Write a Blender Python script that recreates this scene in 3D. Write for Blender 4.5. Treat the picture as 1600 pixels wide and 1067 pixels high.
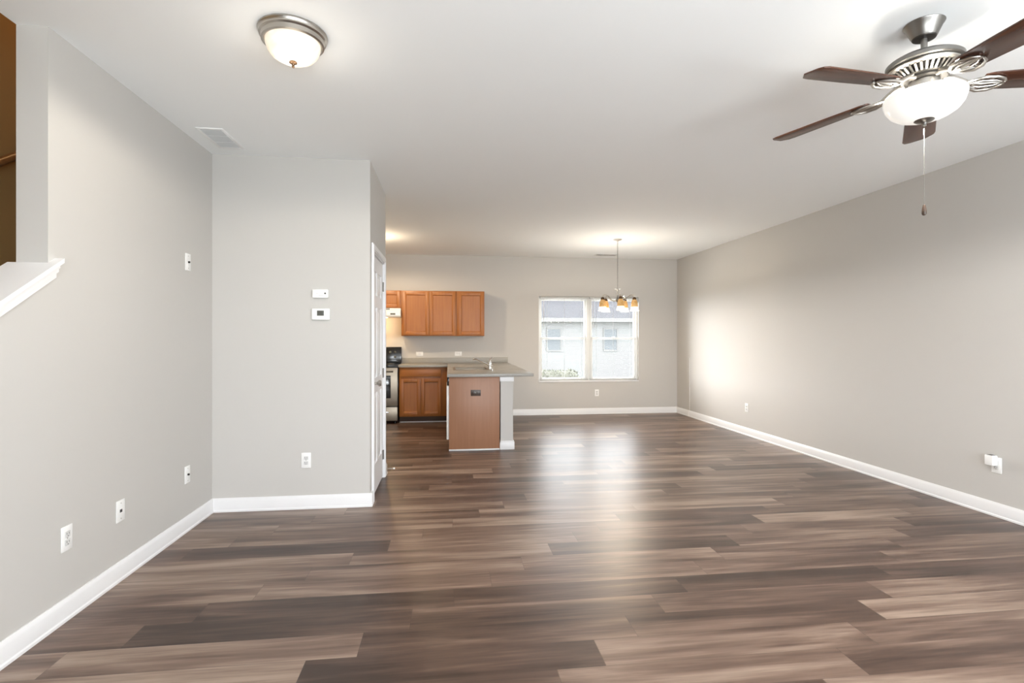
import bpy, bmesh, math, random
from mathutils import Vector, Matrix
PI = math.pi
random.seed(7)
for o in list(bpy.data.objects): bpy.data.objects.remove(o)
S = bpy.context.scene
COL = S.collection

# ------------------------------------------------------------------ camera
H = 2.74                       # ceiling height
F_PX, EYE, YAW = 815.0, 1.33, math.atan(98.5 / 815.0)
cd = bpy.data.cameras.new('camera'); cam = bpy.data.objects.new('camera', cd); COL.objects.link(cam)
cd.sensor_fit = 'HORIZONTAL'; cd.sensor_width = 36.0
cd.lens = F_PX * 36.0 / 1600.0
cd.shift_y = -5.0 / 1600.0
cd.clip_start = 0.05; cd.clip_end = 200
cam.location = (0, 0, EYE); cam.rotation_euler = (PI / 2, 0, -YAW)
S.camera = cam
# ------------------------------------------------------------------ sky and large lights
W = bpy.data.worlds.new('overcast_sky'); S.world = W; W.use_nodes = True
bg = W.node_tree.nodes['Background']
bg.inputs[0].default_value = (0.93, 0.97, 1.0, 1); bg.inputs[1].default_value = 7.0
S.view_settings.view_transform = 'Standard'; S.view_settings.look = 'None'
S.view_settings.exposure = 0.43; S.view_settings.gamma = 1.0
S.view_settings.use_curve_mapping = False

def area(name, loc, rot, sx, sy, power, col):
    l = bpy.data.lights.new(name, 'AREA'); l.shape = 'RECTANGLE'; l.size = sx; l.size_y = sy
    l.energy = power; l.color = col
    o = bpy.data.objects.new(name, l); COL.objects.link(o); o.location = loc; o.rotation_euler = rot
    return o
def point(name, loc, power, col, r=0.05, parent=None):
    l = bpy.data.lights.new(name, 'POINT'); l.energy = power; l.color = col; l.shadow_soft_size = r
    o = bpy.data.objects.new(name, l); COL.objects.link(o); o.location = loc
    if parent: o.parent = parent
    return o
sl = bpy.data.lights.new('right_wall_sun', 'SUN'); sl.energy = 20.0; sl.angle = math.radians(80); sl.color = (0.97, 0.99, 1.0)
sun = bpy.data.objects.new('right_wall_sun', sl); COL.objects.link(sun)
sun.rotation_euler = Vector((0.56, -0.81, -0.18)).to_track_quat('-Z', 'Y').to_euler()   # soft sun added low beyond the far window to brighten the right wall
def spot(name, loc, power, col, r=0.05, up=False, parent=None, blend=0.22):
    l = bpy.data.lights.new(name, 'SPOT'); l.energy = power; l.color = col; l.shadow_soft_size = r
    l.spot_size = PI * 0.995; l.spot_blend = blend
    o = bpy.data.objects.new(name, l); COL.objects.link(o); o.location = loc
    if up: o.rotation_euler = (PI, 0, 0)
    if parent: o.parent = parent
    return o
# area lamps added in the unseen rear openings, tilted up to brighten the ceiling
REAR = -1.7
area('rear_fill_left', (0.35, REAR - 0.02, 1.3), (PI / 2 + 1.15, 0, 0), 1.75, 1.9, 135, (0.88, 0.94, 1.0))
area('rear_fill_right', (2.85, REAR - 0.02, 1.15), (PI / 2 + 1.15, 0, 0), 1.75, 2.0, 155, (0.88, 0.94, 1.0))
WARM = (1.0, 0.80, 0.56)
FAN_W, FLUSH_W, KITCHEN_W, HOOD_W, CHAND_W, STAIR_W = 3.5, 1.9, 11, 6.0, 7.0, 14
FAN_DOWN, FLUSH_DOWN, KITCHEN_DOWN, CHAND_UP = 88, 29, 62, 4.2

# ------------------------------------------------------------------ materials
def mat(name, col, rough=0.5, metal=0.0, ior=None, spec=None, emit=None, estr=0.0):
    m = bpy.data.materials.new(name); m.use_nodes = True
    b = m.node_tree.nodes['Principled BSDF']
    b.inputs['Base Color'].default_value = (*col, 1); b.inputs['Roughness'].default_value = rough
    b.inputs['Metallic'].default_value = metal
    if ior: b.inputs['IOR'].default_value = ior
    if spec is not None: b.inputs['Specular IOR Level'].default_value = spec
    if emit: b.inputs['Emission Color'].default_value = (*emit, 1); b.inputs['Emission Strength'].default_value = estr
    return m
def N(m, t, **kw):
    n = m.node_tree.nodes.new(t)
    for k, v in kw.items(): setattr(n, k, v)
    return n
def L(m, a, b): m.node_tree.links.new(a, b)
def bump(m, scale, strength, dist=0.002, detail=3):
    b = m.node_tree.nodes['Principled BSDF']
    tc = N(m, 'ShaderNodeTexCoord'); nz = N(m, 'ShaderNodeTexNoise'); bp = N(m, 'ShaderNodeBump')
    nz.inputs['Scale'].default_value = scale; nz.inputs['Detail'].default_value = detail
    bp.inputs['Strength'].default_value = strength; bp.inputs['Distance'].default_value = dist
    L(m, tc.outputs['Object'], nz.inputs['Vector']); L(m, nz.outputs['Fac'], bp.inputs['Height'])
    L(m, bp.outputs['Normal'], b.inputs['Normal'])
    return m
def ramp(m, stops):
    r = N(m, 'ShaderNodeValToRGB'); e = r.color_ramp.elements
    while len(e) < len(stops): e.new(0.5)
    for i, (p, c) in enumerate(stops): e[i].position = p; e[i].color = (*c, 1)
    return r
def wood(name, dark, light, axis='Z', rough=0.4, scale=1.0, spec=0.5):
    m = mat(name, light, rough, spec=spec); b = m.node_tree.nodes['Principled BSDF']
    tc = N(m, 'ShaderNodeTexCoord'); mp = N(m, 'ShaderNodeMapping'); nz = N(m, 'ShaderNodeTexNoise')
    s = {'X': (1.2, 22, 22), 'Y': (22, 1.2, 22), 'Z': (22, 22, 1.2)}[axis]
    mp.inputs['Scale'].default_value = [v * scale for v in s]
    nz.inputs['Scale'].default_value = 1.6; nz.inputs['Detail'].default_value = 6; nz.inputs['Roughness'].default_value = 0.6
    nz.inputs['Distortion'].default_value = 0.4
    r = ramp(m, [(0.30, dark), (0.68, light)])
    L(m, tc.outputs['Object'], mp.inputs['Vector']); L(m, mp.outputs['Vector'], nz.inputs['Vector'])
    L(m, nz.outputs['Fac'], r.inputs['Fac']); L(m, r.outputs['Color'], b.inputs['Base Color'])
    return m
def speckle(name, a, b_, scale, rough):
    m = mat(name, a, rough); b = m.node_tree.nodes['Principled BSDF']
    tc = N(m, 'ShaderNodeTexCoord'); nz = N(m, 'ShaderNodeTexNoise')
    nz.inputs['Scale'].default_value = scale; nz.inputs['Detail'].default_value = 4
    r = ramp(m, [(0.35, a), (0.65, b_)])
    L(m, tc.outputs['Object'], nz.inputs['Vector']); L(m, nz.outputs['Fac'], r.inputs['Fac']); L(m, r.outputs['Color'], b.inputs['Base Color'])
    return m

def floor_material():
    m = mat('vinyl_plank', (0.2, 0.15, 0.12), 0.36, ior=1.52)
    nt = m.node_tree; b = nt.nodes['Principled BSDF']
    tc = N(m, 'ShaderNodeTexCoord'); sp = N(m, 'ShaderNodeSeparateXYZ'); L(m, tc.outputs['Object'], sp.inputs[0])
    def math_(op, a, b2=None):
        n = N(m, 'ShaderNodeMath', operation=op)
        for i, v in enumerate((a, b2)):
            if v is None: continue
            if isinstance(v, (int, float)): n.inputs[i].default_value = v
            else: L(m, v, n.inputs[i])
        return n.outputs[0]
    v = math_('DIVIDE', math_('SUBTRACT', sp.outputs['Y'], 1.876), 0.1815)
    row = math_('FLOOR', v); fv = math_('SUBTRACT', v, row)
    u = math_('DIVIDE', math_('SUBTRACT', math_('SUBTRACT', sp.outputs['X'], 0.43), math_('MULTIPLY', row, 0.2035)), 1.22)
    colm = math_('FLOOR', u); fu = math_('SUBTRACT', u, colm)
    cb = N(m, 'ShaderNodeCombineXYZ'); L(m, row, cb.inputs[0]); L(m, colm, cb.inputs[1])
    wn = N(m, 'ShaderNodeTexWhiteNoise', noise_dimensions='3D'); L(m, cb.outputs[0], wn.inputs['Vector'])
    rnd = wn.outputs['Value']
    # grain: streaks along the plank, another slice of noise for every plank
    cb2 = N(m, 'ShaderNodeCombineXYZ')
    L(m, math_('MULTIPLY', sp.outputs['X'], 0.9), cb2.inputs[0]); L(m, math_('MULTIPLY', sp.outputs['Y'], 9.0), cb2.inputs[1])
    L(m, math_('MULTIPLY', rnd, 57.0), cb2.inputs[2])
    n1 = N(m, 'ShaderNodeTexNoise'); n1.inputs['Scale'].default_value = 1.0; n1.inputs['Detail'].default_value = 4; n1.inputs['Roughness'].default_value = 0.55
    n1.inputs['Distortion'].default_value = 0.5
    L(m, cb2.outputs[0], n1.inputs['Vector'])
    cb3 = N(m, 'ShaderNodeCombineXYZ')
    L(m, math_('MULTIPLY', sp.outputs['X'], 3.0), cb3.inputs[0]); L(m, math_('MULTIPLY', sp.outputs['Y'], 60.0), cb3.inputs[1])
    L(m, math_('MULTIPLY', rnd, 91.0), cb3.inputs[2])
    n2 = N(m, 'ShaderNodeTexNoise'); n2.inputs['Scale'].default_value = 1.0; n2.inputs['Detail'].default_value = 5
    L(m, cb3.outputs[0], n2.inputs['Vector'])
    t = math_('ADD', math_('MULTIPLY', n1.outputs['Fac'], 1.0), math_('MULTIPLY', math_('SUBTRACT', n2.outputs['Fac'], 0.5), 0.35))
    t = math_('ADD', t, math_('MULTIPLY', math_('SUBTRACT', rnd, 0.5), 0.36))
    r = ramp(m, FLOOR_STOPS); L(m, t, r.inputs['Fac'])
    # joints
    e1 = math_('LESS_THAN', fv, 0.014); e2 = math_('LESS_THAN', fu, 0.0022)
    gap = math_('MAXIMUM', e1, e2)
    mx = N(m, 'ShaderNodeMix', data_type='RGBA'); L(m, math_('MULTIPLY', gap, 0.45), mx.inputs[0])
    L(m, r.outputs['Color'], mx.inputs[6]); mx.inputs[7].default_value = (0.03, 0.022, 0.018, 1)
    L(m, mx.outputs[2], b.inputs['Base Color'])
    bp = N(m, 'ShaderNodeBump'); bp.inputs['Strength'].default_value = 0.06; bp.inputs['Distance'].default_value = 0.001
    L(m, n2.outputs['Fac'], bp.inputs['Height']); L(m, bp.outputs['Normal'], b.inputs['Normal'])
    return m
FLOOR_STOPS = [(0.22, (0.036, 0.019, 0.013)), (0.42, (0.088, 0.051, 0.037)), (0.58, (0.165, 0.106, 0.078)), (0.80, (0.32, 0.235, 0.182))]

def glass_thin(name, tint=(1, 1, 1)):
    m = bpy.data.materials.new(name); m.use_nodes = True; nt = m.node_tree; nt.nodes.clear()
    out = N(m, 'ShaderNodeOutputMaterial'); tr = N(m, 'ShaderNodeBsdfTransparent'); gl = N(m, 'ShaderNodeBsdfGlossy')
    tr.inputs[0].default_value = (*tint, 1); gl.inputs['Roughness'].default_value = 0.02
    fr = N(m, 'ShaderNodeFresnel'); fr.inputs[0].default_value = 1.12; mx = N(m, 'ShaderNodeMixShader')
    L(m, fr.outputs[0], mx.inputs[0]); L(m, tr.outputs[0], mx.inputs[1]); L(m, gl.outputs[0], mx.inputs[2]); L(m, mx.outputs[0], out.inputs[0])
    return m
def alabaster(name, c1, c2, s, scale, base=(0.8, 0.74, 0.64)):
    """lit marbled glass of a lamp shade"""
    m = mat(name, base, 0.25); b = m.node_tree.nodes['Principled BSDF']
    tc = N(m, 'ShaderNodeTexCoord'); nz = N(m, 'ShaderNodeTexNoise')
    nz.inputs['Scale'].default_value = scale; nz.inputs['Detail'].default_value = 3; nz.inputs['Distortion'].default_value = 1.2
    r = ramp(m, [(0.38, c1), (0.62, c2)])
    L(m, tc.outputs['Object'], nz.inputs['Vector']); L(m, nz.outputs['Fac'], r.inputs['Fac'])
    L(m, r.outputs['Color'], b.inputs['Emission Color']); b.inputs['Emission Strength'].default_value = s
    return m
def siding(name, col):
    m = mat(name, col, 0.6); b = m.node_tree.nodes['Principled BSDF']
    tc = N(m, 'ShaderNodeTexCoord'); wv = N(m, 'ShaderNodeTexWave', wave_type='BANDS', bands_direction='Z', wave_profile='SAW')
    wv.inputs['Scale'].default_value = 1.6; wv.inputs['Distortion'].default_value = 0
    bp = N(m, 'ShaderNodeBump'); bp.inputs['Distance'].default_value = 0.02; bp.inputs['Strength'].default_value = 0.6
    L(m, tc.outputs['Object'], wv.inputs['Vector']); L(m, wv.outputs['Fac'], bp.inputs['Height']); L(m, bp.outputs['Normal'], b.inputs['Normal'])
    return m

M = {}
M['wall'] = bump(mat('greige_paint', (0.548, 0.532, 0.508), 0.62, spec=0.3), 260, 0.05)
M['stairwall'] = mat('stair_wall_lamplit', (0.46, 0.30, 0.13), 0.7, spec=0.2)  # orange warmth of the stair lamplight put into the wall colour
M['ceiling'] = bump(mat('ceiling_paint', (0.90, 0.915, 0.915), 0.8, spec=0.2), 320, 0.06)
M['trim'] = mat('white_trim', (0.79, 0.79, 0.80), 0.35)
M['plate'] = mat('white_plastic', (0.86, 0.86, 0.85), 0.35)
M['offwhite'] = mat('grey_white_plastic', (0.66, 0.66, 0.65), 0.4)
M['slot'] = mat('dark_slot', (0.03, 0.03, 0.03), 0.5)
M['lcd'] = mat('grey_display', (0.09, 0.09, 0.08), 0.25)
M['floor'] = floor_material()
M['nickel'] = mat('brushed_nickel', (0.46, 0.435, 0.40), 0.33, 1.0)
M['pewter'] = mat('pewter_metal', (0.25, 0.24, 0.225), 0.38, 1.0)
M['dark_metal'] = mat('dark_metal', (0.05, 0.045, 0.04), 0.4, 0.6)
M['bronze'] = mat('bronze_metal', (0.14, 0.085, 0.05), 0.35, 0.9)
M['chrome'] = mat('chrome', (0.75, 0.75, 0.75), 0.12, 1.0)
M['steel'] = mat('stainless_steel', (0.31, 0.268, 0.215), 0.40, 1.0)
M['blade'] = wood('walnut_blade', (0.035, 0.012, 0.007), (0.11, 0.042, 0.022), 'X', 0.25, 1.3)
M['cab'] = wood('honey_maple', (0.335, 0.112, 0.021), (0.40, 0.148, 0.031), 'Z', 0.42)
M['cabh'] = wood('honey_maple_rail', (0.335, 0.112, 0.021), (0.40, 0.148, 0.031), 'X', 0.42)
M['panel'] = wood('maple_room_lit', (0.305, 0.146, 0.078), (0.340, 0.166, 0.092), 'Z', 0.42)  # same maple as the cupboards, its different lighting put into the colour
M['kick'] = mat('dark_kick', (0.06, 0.03, 0.015), 0.6)
M['counter'] = speckle('grey_laminate', (0.315, 0.303, 0.276), (0.33, 0.317, 0.289), 40, 0.40)
M['black'] = mat('black_enamel', (0.012, 0.012, 0.013), 0.15)
M['blackglass'] = mat('black_glass', (0.008, 0.008, 0.009), 0.05)
M['appl'] = mat('white_appliance', (0.85, 0.84, 0.82), 0.25)
M['brownplate'] = mat('brown_plastic', (0.045, 0.025, 0.015), 0.35)
M['glass'] = glass_thin('window_glass')
M['blind'] = mat('white_vinyl_slat', (0.50, 0.50, 0.49), 0.45)
M['vinyl'] = mat('white_vinyl_frame', (0.82, 0.82, 0.80), 0.4)
M['rail'] = wood('oak_rail', (0.22, 0.10, 0.035), (0.36, 0.18, 0.07), 'Y', 0.3)
M['carpet'] = bump(mat('stair_carpet', (0.12, 0.07, 0.04), 0.95, spec=0.1), 180, 0.4)
M['siding'] = siding('pale_siding', (0.145, 0.149, 0.151))
M['roof'] = speckle('grey_shingle', (0.017, 0.017, 0.0215), (0.023, 0.023, 0.028), 14, 0.9)
M['pane'] = mat('house_pane', (0.055, 0.067, 0.076), 0.4)
M['housetrim'] = mat('house_trim', (0.115, 0.115, 0.113), 0.5)
M['lawn'] = speckle('lawn_green', (0.09, 0.10, 0.058), (0.117, 0.122, 0.08), 5, 0.95)
M['reflector'] = speckle('pale_reflector', (0.58, 0.57, 0.54), (0.66, 0.65, 0.62), 6, 0.9)
M['leaf'] = speckle('hedge_leaf', (0.072, 0.076, 0.05), (0.090, 0.092, 0.066), 12, 0.8)
M['fanbowl'] = mat('lit_opal_glass', (0.72, 0.72, 0.70), 0.2, emit=(1.0, 0.97, 0.91), estr=0.40)
M['flushbowl'] = alabaster('lit_alabaster', (1.0, 0.76, 0.46), (1.0, 0.95, 0.86), 0.34, 9)
M['shadeglass'] = alabaster('lit_amber_glass', (0.70, 0.36, 0.09), (0.90, 0.62, 0.26), 0.36, 22, (0.30, 0.16, 0.06))
M['shaderim'] = mat('lit_clear_glass', (0.9, 0.85, 0.75), 0.25, emit=(1.0, 0.88, 0.62), estr=0.8)
M['kbowl'] = mat('lit_kitchen_glass', (0.9, 0.9, 0.85), 0.3, emit=(1.0, 0.88, 0.66), estr=1.6)
M['hoodlamp'] = mat('lit_hood_lens', (0.9, 0.85, 0.7), 0.3, emit=(1.0, 0.80, 0.48), estr=2.5)

# ------------------------------------------------------------------ mesh helpers
class MB:
    def __init__(s): s.bm = bmesh.new()
    def box(s, x0, x1, y0, y1, z0, z1, bev=0.0, seg=2):
        t = bmesh.new()
        bmesh.ops.create_cube(t, size=1.0)
        for v in t.verts:
            v.co = Vector(((x0 + x1) / 2 + v.co.x * (x1 - x0), (y0 + y1) / 2 + v.co.y * (y1 - y0), (z0 + z1) / 2 + v.co.z * (z1 - z0)))
        if bev: bmesh.ops.bevel(t, geom=t.edges[:], offset=bev, segments=seg, profile=0.5, affect='EDGES')
        s._add(t); return s
    def _add(s, t, mx=None):
        if mx is not None: bmesh.ops.transform(t, matrix=mx, verts=t.verts)
        me = bpy.data.meshes.new('tmp'); t.to_mesh(me); t.free(); s.bm.from_mesh(me); bpy.data.meshes.remove(me)
    def lathe(s, prof, c=(0, 0, 0), seg=40, closed=False):
        """prof: (radius, z) pairs turned about the vertical axis through c"""
        t = s.bm; rings = []
        for r, z in prof:
            if r < 1e-6: rings.append([t.verts.new((c[0], c[1], c[2] + z))])
            else: rings.append([t.verts.new((c[0] + r * math.cos(2 * PI * k / seg), c[1] + r * math.sin(2 * PI * k / seg), c[2] + z)) for k in range(seg)])
        prs = list(zip(rings, rings[1:]))
        if closed: prs.append((rings[-1], rings[0]))
        for a, b in prs:
            for k in range(seg):
                k2 = (k + 1) % seg
                if len(a) == 1 and len(b) == 1: continue
                if len(a) == 1: t.faces.new((a[0], b[k2], b[k]))
                elif len(b) == 1: t.faces.new((a[k], a[k2], b[0]))
                else: t.faces.new((a[k], a[k2], b[k2], b[k]))
        return s
    def tube(s, pts, r, seg=8, cap=True):
        pts = [Vector(p) for p in pts]; t = s.bm; rings = []
        rs = r if isinstance(r, (list, tuple)) else [r] * len(pts)
        ref = None
        for i, p in enumerate(pts):
            d = (pts[min(i + 1, len(pts) - 1)] - pts[max(i - 1, 0)]).normalized()
            if ref is None: ref = Vector((0, 0, 1)) if abs(d.z) < 0.9 else Vector((1, 0, 0))
            a = d.cross(ref).normalized(); b = a.cross(d).normalized(); ref = b
            rings.append([t.verts.new(p + (a * math.cos(2 * PI * k / seg) + b * math.sin(2 * PI * k / seg)) * rs[i]) for k in range(seg)])
        for a, b in zip(rings, rings[1:]):
            for k in range(seg): t.faces.new((a[k], a[(k + 1) % seg], b[(k + 1) % seg], b[k]))
        if cap: t.faces.new(rings[0][::-1]); t.faces.new(rings[-1])
        return s
    def prism(s, poly, axis, a, b, bev=0.0):
        """polygon in the plane of the two other axes, pushed from a to b along axis"""
        def P(u, v, w): return {'X': (w, u, v), 'Y': (u, w, v), 'Z': (u, v, w)}[axis]
        t = bmesh.new()
        A = [t.verts.new(P(u, v, a)) for u, v in poly]; B = [t.verts.new(P(u, v, b)) for u, v in poly]
        t.faces.new(A[::-1]); t.faces.new(B); n = len(poly)
        for k in range(n): t.faces.new((A[k], A[(k + 1) % n], B[(k + 1) % n], B[k]))
        if bev: bmesh.ops.bevel(t, geom=t.edges[:], offset=bev, segments=2, profile=0.5, affect='EDGES')
        s._add(t); return s
    def frame(s, x0, x1, z0, z1, y0, y1, w, bev=0.0):
        """rectangular frame facing y made of four mitred bars"""
        s.box(x0, x0 + w, y0, y1, z0, z1, bev); s.box(x1 - w, x1, y0, y1, z0, z1, bev)
        s.box(x0 + w, x1 - w, y0, y1, z0, z0 + w, bev); s.box(x0 + w, x1 - w, y0, y1, z1 - w, z1, bev); return s
    def xf(s, mx): bmesh.ops.transform(s.bm, matrix=mx, verts=s.bm.verts); return s
    def build(s, name, m, parent=None, loc=None, smooth=True):
        bm = s.bm
        bmesh.ops.recalc_face_normals(bm, faces=bm.faces[:])
        if smooth:
            for f in bm.faces: f.smooth = True
            for e in bm.edges:
                if len(e.link_faces) == 2 and e.calc_face_angle(0) > math.radians(38): e.smooth = False
        me = bpy.data.meshes.new(name); bm.to_mesh(me); bm.free()
        me.materials.append(m)
        o = bpy.data.objects.new(name, me); COL.objects.link(o)
        if parent: o.parent = parent
        if loc: o.location = loc
        return o
def tag(o, label, cat, group=None, kind=None):
    o['label'] = label; o['category'] = cat
    if group: o['group'] = group
    if kind: o['kind'] = kind
    return o
def thing(name, label, cat, loc=(0, 0, 0), rz=0.0, group=None, kind=None):
    o = bpy.data.objects.new(name, None); COL.objects.link(o); o.empty_display_size = 0.1
    o.location = loc; o.rotation_euler = (0, 0, rz)
    return tag(o, label, cat, group, kind)
def struct(o, label, cat): return tag(o, label, cat, kind='structure')
def dup(root, loc, rz, label, group=None):
    r = root.copy(); COL.objects.link(r); r.location = loc; r.rotation_euler = (0, 0, rz); r['label'] = label
    if group: r['group'] = group
    for ch in list(root.children):
        c = ch.copy(); COL.objects.link(c); c.parent = r
        for g in list(ch.children):
            d = g.copy(); COL.objects.link(d); d.parent = c
    return r

# ------------------------------------------------------------------ the room
XL, XR, YB, YS, XS = -1.80, 4.06, 8.93, 4.24, -0.62
XK, YC = -2.6, 5.25            # kitchen's left wall, far end of the closet
WX0, WX1, WZ0, WZ1 = 1.545, 3.345, 0.565, 2.06
struct(MB().box(-3.1, XR + .12, REAR - .12, YB + .12, -0.12, 0).build('floor', M['floor']), 'brown vinyl plank floor with boards running side to side', 'floor')
c = MB().box(-1.93, XR + .12, REAR - .12, YB + .12, H, H + .2)
c.box(-3.1, -1.93, 6.3, YB + .12, H, H + .2)
struct(c.build('ceiling', M['ceiling']), 'smooth white ceiling over the whole room', 'ceiling')
w = MB().box(XK - .12, WX0, YB, YB + .12, 0, H).box(WX1, XR, YB, YB + .12, 0, H)
w.box(WX0, WX1, YB, YB + .12, 0, WZ0).box(WX0, WX1, YB, YB + .12, WZ1, H)
struct(w.build('wall_back', M['wall'], smooth=False), 'far greige wall with the window and kitchen cupboards', 'wall')
struct(MB().box(XR, XR + .12, REAR - .12, YB + .12, 0, H).build('wall_right', M['wall']), 'long greige wall along the right side of the room', 'wall')
# left wall: full height past the stair opening, knee wall with a sloping top beside the stair
SL = 0.64
def capz(y): return 1.652 + SL * (y - 2.593)
w = MB().box(-1.93, XL, 2.593, YS, 0, H)
w.prism([(0.9, 0), (2.593, 0), (2.593, capz(2.593)), (0.9, capz(0.9))], 'X', -1.93, XL)
struct(w.build('wall_left', M['wall'], smooth=False), 'left greige wall dropping to a sloped half wall beside the stair', 'wall')
w = MB().box(-1.93, XS, YS, YS + .115, 0, H)
w.box(XS - .115, XS, YS + .115, 4.378, 0, H).box(XS - .115, XS, 5.102, YC, 0, H).box(XS - .115, XS, 4.378, 5.102, 2.045, H)
w.box(XK, XS - .115, YC - .1, YC, 0, H)
struct(w.build('wall_closet', M['wall'], smooth=False), 'greige closet wall carrying the thermostat', 'wall')
struct(MB().box(XK - .12, XK, YC - .1, YB, 0, H).build('wall_kitchen', M['wall']), 'left wall of the kitchen behind the closet', 'wall')
w = MB()
w.box(-3.1, -.55, REAR - .12, REAR, 0, H).box(1.25, 1.95, REAR - .12, REAR, 0, H).box(3.75, XR, REAR - .12, REAR, 0, H)
w.box(-.55, 1.25, REAR - .12, REAR, 0, .35).box(-.55, 1.25, REAR - .12, REAR, 2.25, H).box(1.95, 3.75, REAR - .12, REAR, 2.2, H)
struct(w.build('wall_rear', M['wall'], smooth=False), 'greige wall behind the viewer with the added window and glazed door', 'wall')
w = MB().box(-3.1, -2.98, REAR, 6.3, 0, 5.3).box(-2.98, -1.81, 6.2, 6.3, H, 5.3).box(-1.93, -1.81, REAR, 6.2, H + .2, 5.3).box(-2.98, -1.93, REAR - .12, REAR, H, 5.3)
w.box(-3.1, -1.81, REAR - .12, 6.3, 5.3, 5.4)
struct(w.build('wall_stair', M['stairwall'], smooth=False), 'stairwell wall behind the half wall with warm lamplight in its colour', 'wall')

# skirting with a stepped top
def skirt(name, pts, label):
    """baseboard along straight runs: (x0, y0, x1, y1, nx, ny) with n pointing into the room"""
    b = MB()
    for x0, y0, x1, y1, nx, ny in pts:
        d = Vector((x1 - x0, y1 - y0, 0)); ln = d.length; ang = math.atan2(d.y, d.x)
        sgn = 1 if (Matrix.Rotation(ang, 3, 'Z') @ Vector((0, 1, 0))).dot(Vector((nx, ny, 0))) > 0 else -1
        t = MB(); P = [(0, 0), (.019, 0), (.019, .012), (.014, .018), (.014, .082), (.010, .092), (.006, .104), (0, .104)]
        t.prism([(sgn * u, v) for u, v in P], 'X', 0, ln)
        t.xf(Matrix.Translation((x0, y0, 0)) @ Matrix.Rotation(ang, 4, 'Z'))
        me = bpy.data.meshes.new('tmp'); t.bm.to_mesh(me); t.bm.free(); b.bm.from_mesh(me); bpy.data.meshes.remove(me)
    struct(b.build(name, M['trim']), label, 'baseboard')
skirt('baseboard_left', [(XL, 0.9, XL, YS, 1, 0)], 'white baseboard along the left wall')
skirt('baseboard_closet', [(XL, YS, XS + .019, YS, 0, -1), (XS, YS, XS, 4.315, 1, 0), (XS, 5.162, XS, YC + .019, 1, 0), (XS, YC, XK, YC, 0, 1)], 'white baseboard around the closet wall')
skirt('baseboard_right', [(XR, REAR, XR, YB, -1, 0)], 'white baseboard along the right wall')
skirt('baseboard_back', [(0.765, YB, XR, YB, 0, -1)], 'white baseboard below the far window')
skirt('baseboard_rear', [(-2.98, REAR, 1.95, REAR, 0, 1)], 'white baseboard on the wall behind the viewer')

# sloped cap of the half wall, with its moulding
t = MB()
def slopebox(b, x0, x1, z0, z1, ya=0.9, yb=2.593):
    b.prism([(ya, capz(ya) + z0), (yb, capz(yb) + z0), (yb, capz(yb) + z1), (ya, capz(ya) + z1)], 'X', x0, x1)
t.prism([(.9, capz(.9)), (2.592, capz(2.592)), (2.592, capz(2.592) + .021), (.9, capz(.9) + .021)], 'X', -1.965, XL)
t.prism([(.9, capz(.9)), (2.632, capz(2.632)), (2.632, capz(2.632) + .021), (.9, capz(.9) + .021)], 'X', XL, -1.757)
cap = struct(t.build('trim_1', M['trim'], smooth=False), 'white sloping cap on top of the stair half wall', 'trim')
t = MB()
for k, (xo, za, zb) in enumerate(((XL + .032, -.018, 0), (XL + .026, -.036, -.018), (XL + .016, -.062, -.036))):
    t.prism([(.9, capz(.9) + za), (2.622, capz(2.622) + za), (2.622, capz(2.622) + zb), (.9, capz(.9) + zb)], 'X', XL, xo)
t.build('moulding', M['trim'], cap, smooth=False)

# staircase and handrail
t = MB()
for k in range(15):
    y = 1.65 + k * .297
    t.box(-2.98, -1.93, y, min(y + 1.2, 6.2), k * .19, k * .19 + .19 if k else .19, 0.0)
    t.box(-2.98, -1.93, y - .02, y + .27, (k + 1) * .19 - .03, (k + 1) * .19 + .001, .01)
stair = struct(t.build('stairs', M['carpet'], smooth=False), 'carpeted staircase rising behind the half wall', 'stairs')
hr = thing('handrail', 'brown wooden handrail on the stairwell wall', 'handrail', (-2.98, 3.0, 1.9))
t = MB(); t.tube([(.085, -1.6, 2.0 - 1.9 + .645 * -1.6 - .015 + 0), (.085, 2.2, 2.0 - 1.9 + .645 * 2.2 - .015)], .027, 12)
t.build('rail', M['rail'], hr)
for y in (-1.2, .1, 1.75):
    z = .085 + .645 * y
    MB().tube([(0, y, z - .07), (.05, y, z - .06), (.085, y, z - .02)], .008, 8).lathe([(0, 0), (.025, 0), (.025, .006), (0, .006)], (0, 0, 0), 12).build('bracket', M['bronze'], hr) if False else \
        MB().tube([(0.001, y, z - .07), (.05, y, z - .06), (.085, y, z - .02)], .008, 8).build('bracket', M['bronze'], hr)

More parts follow.
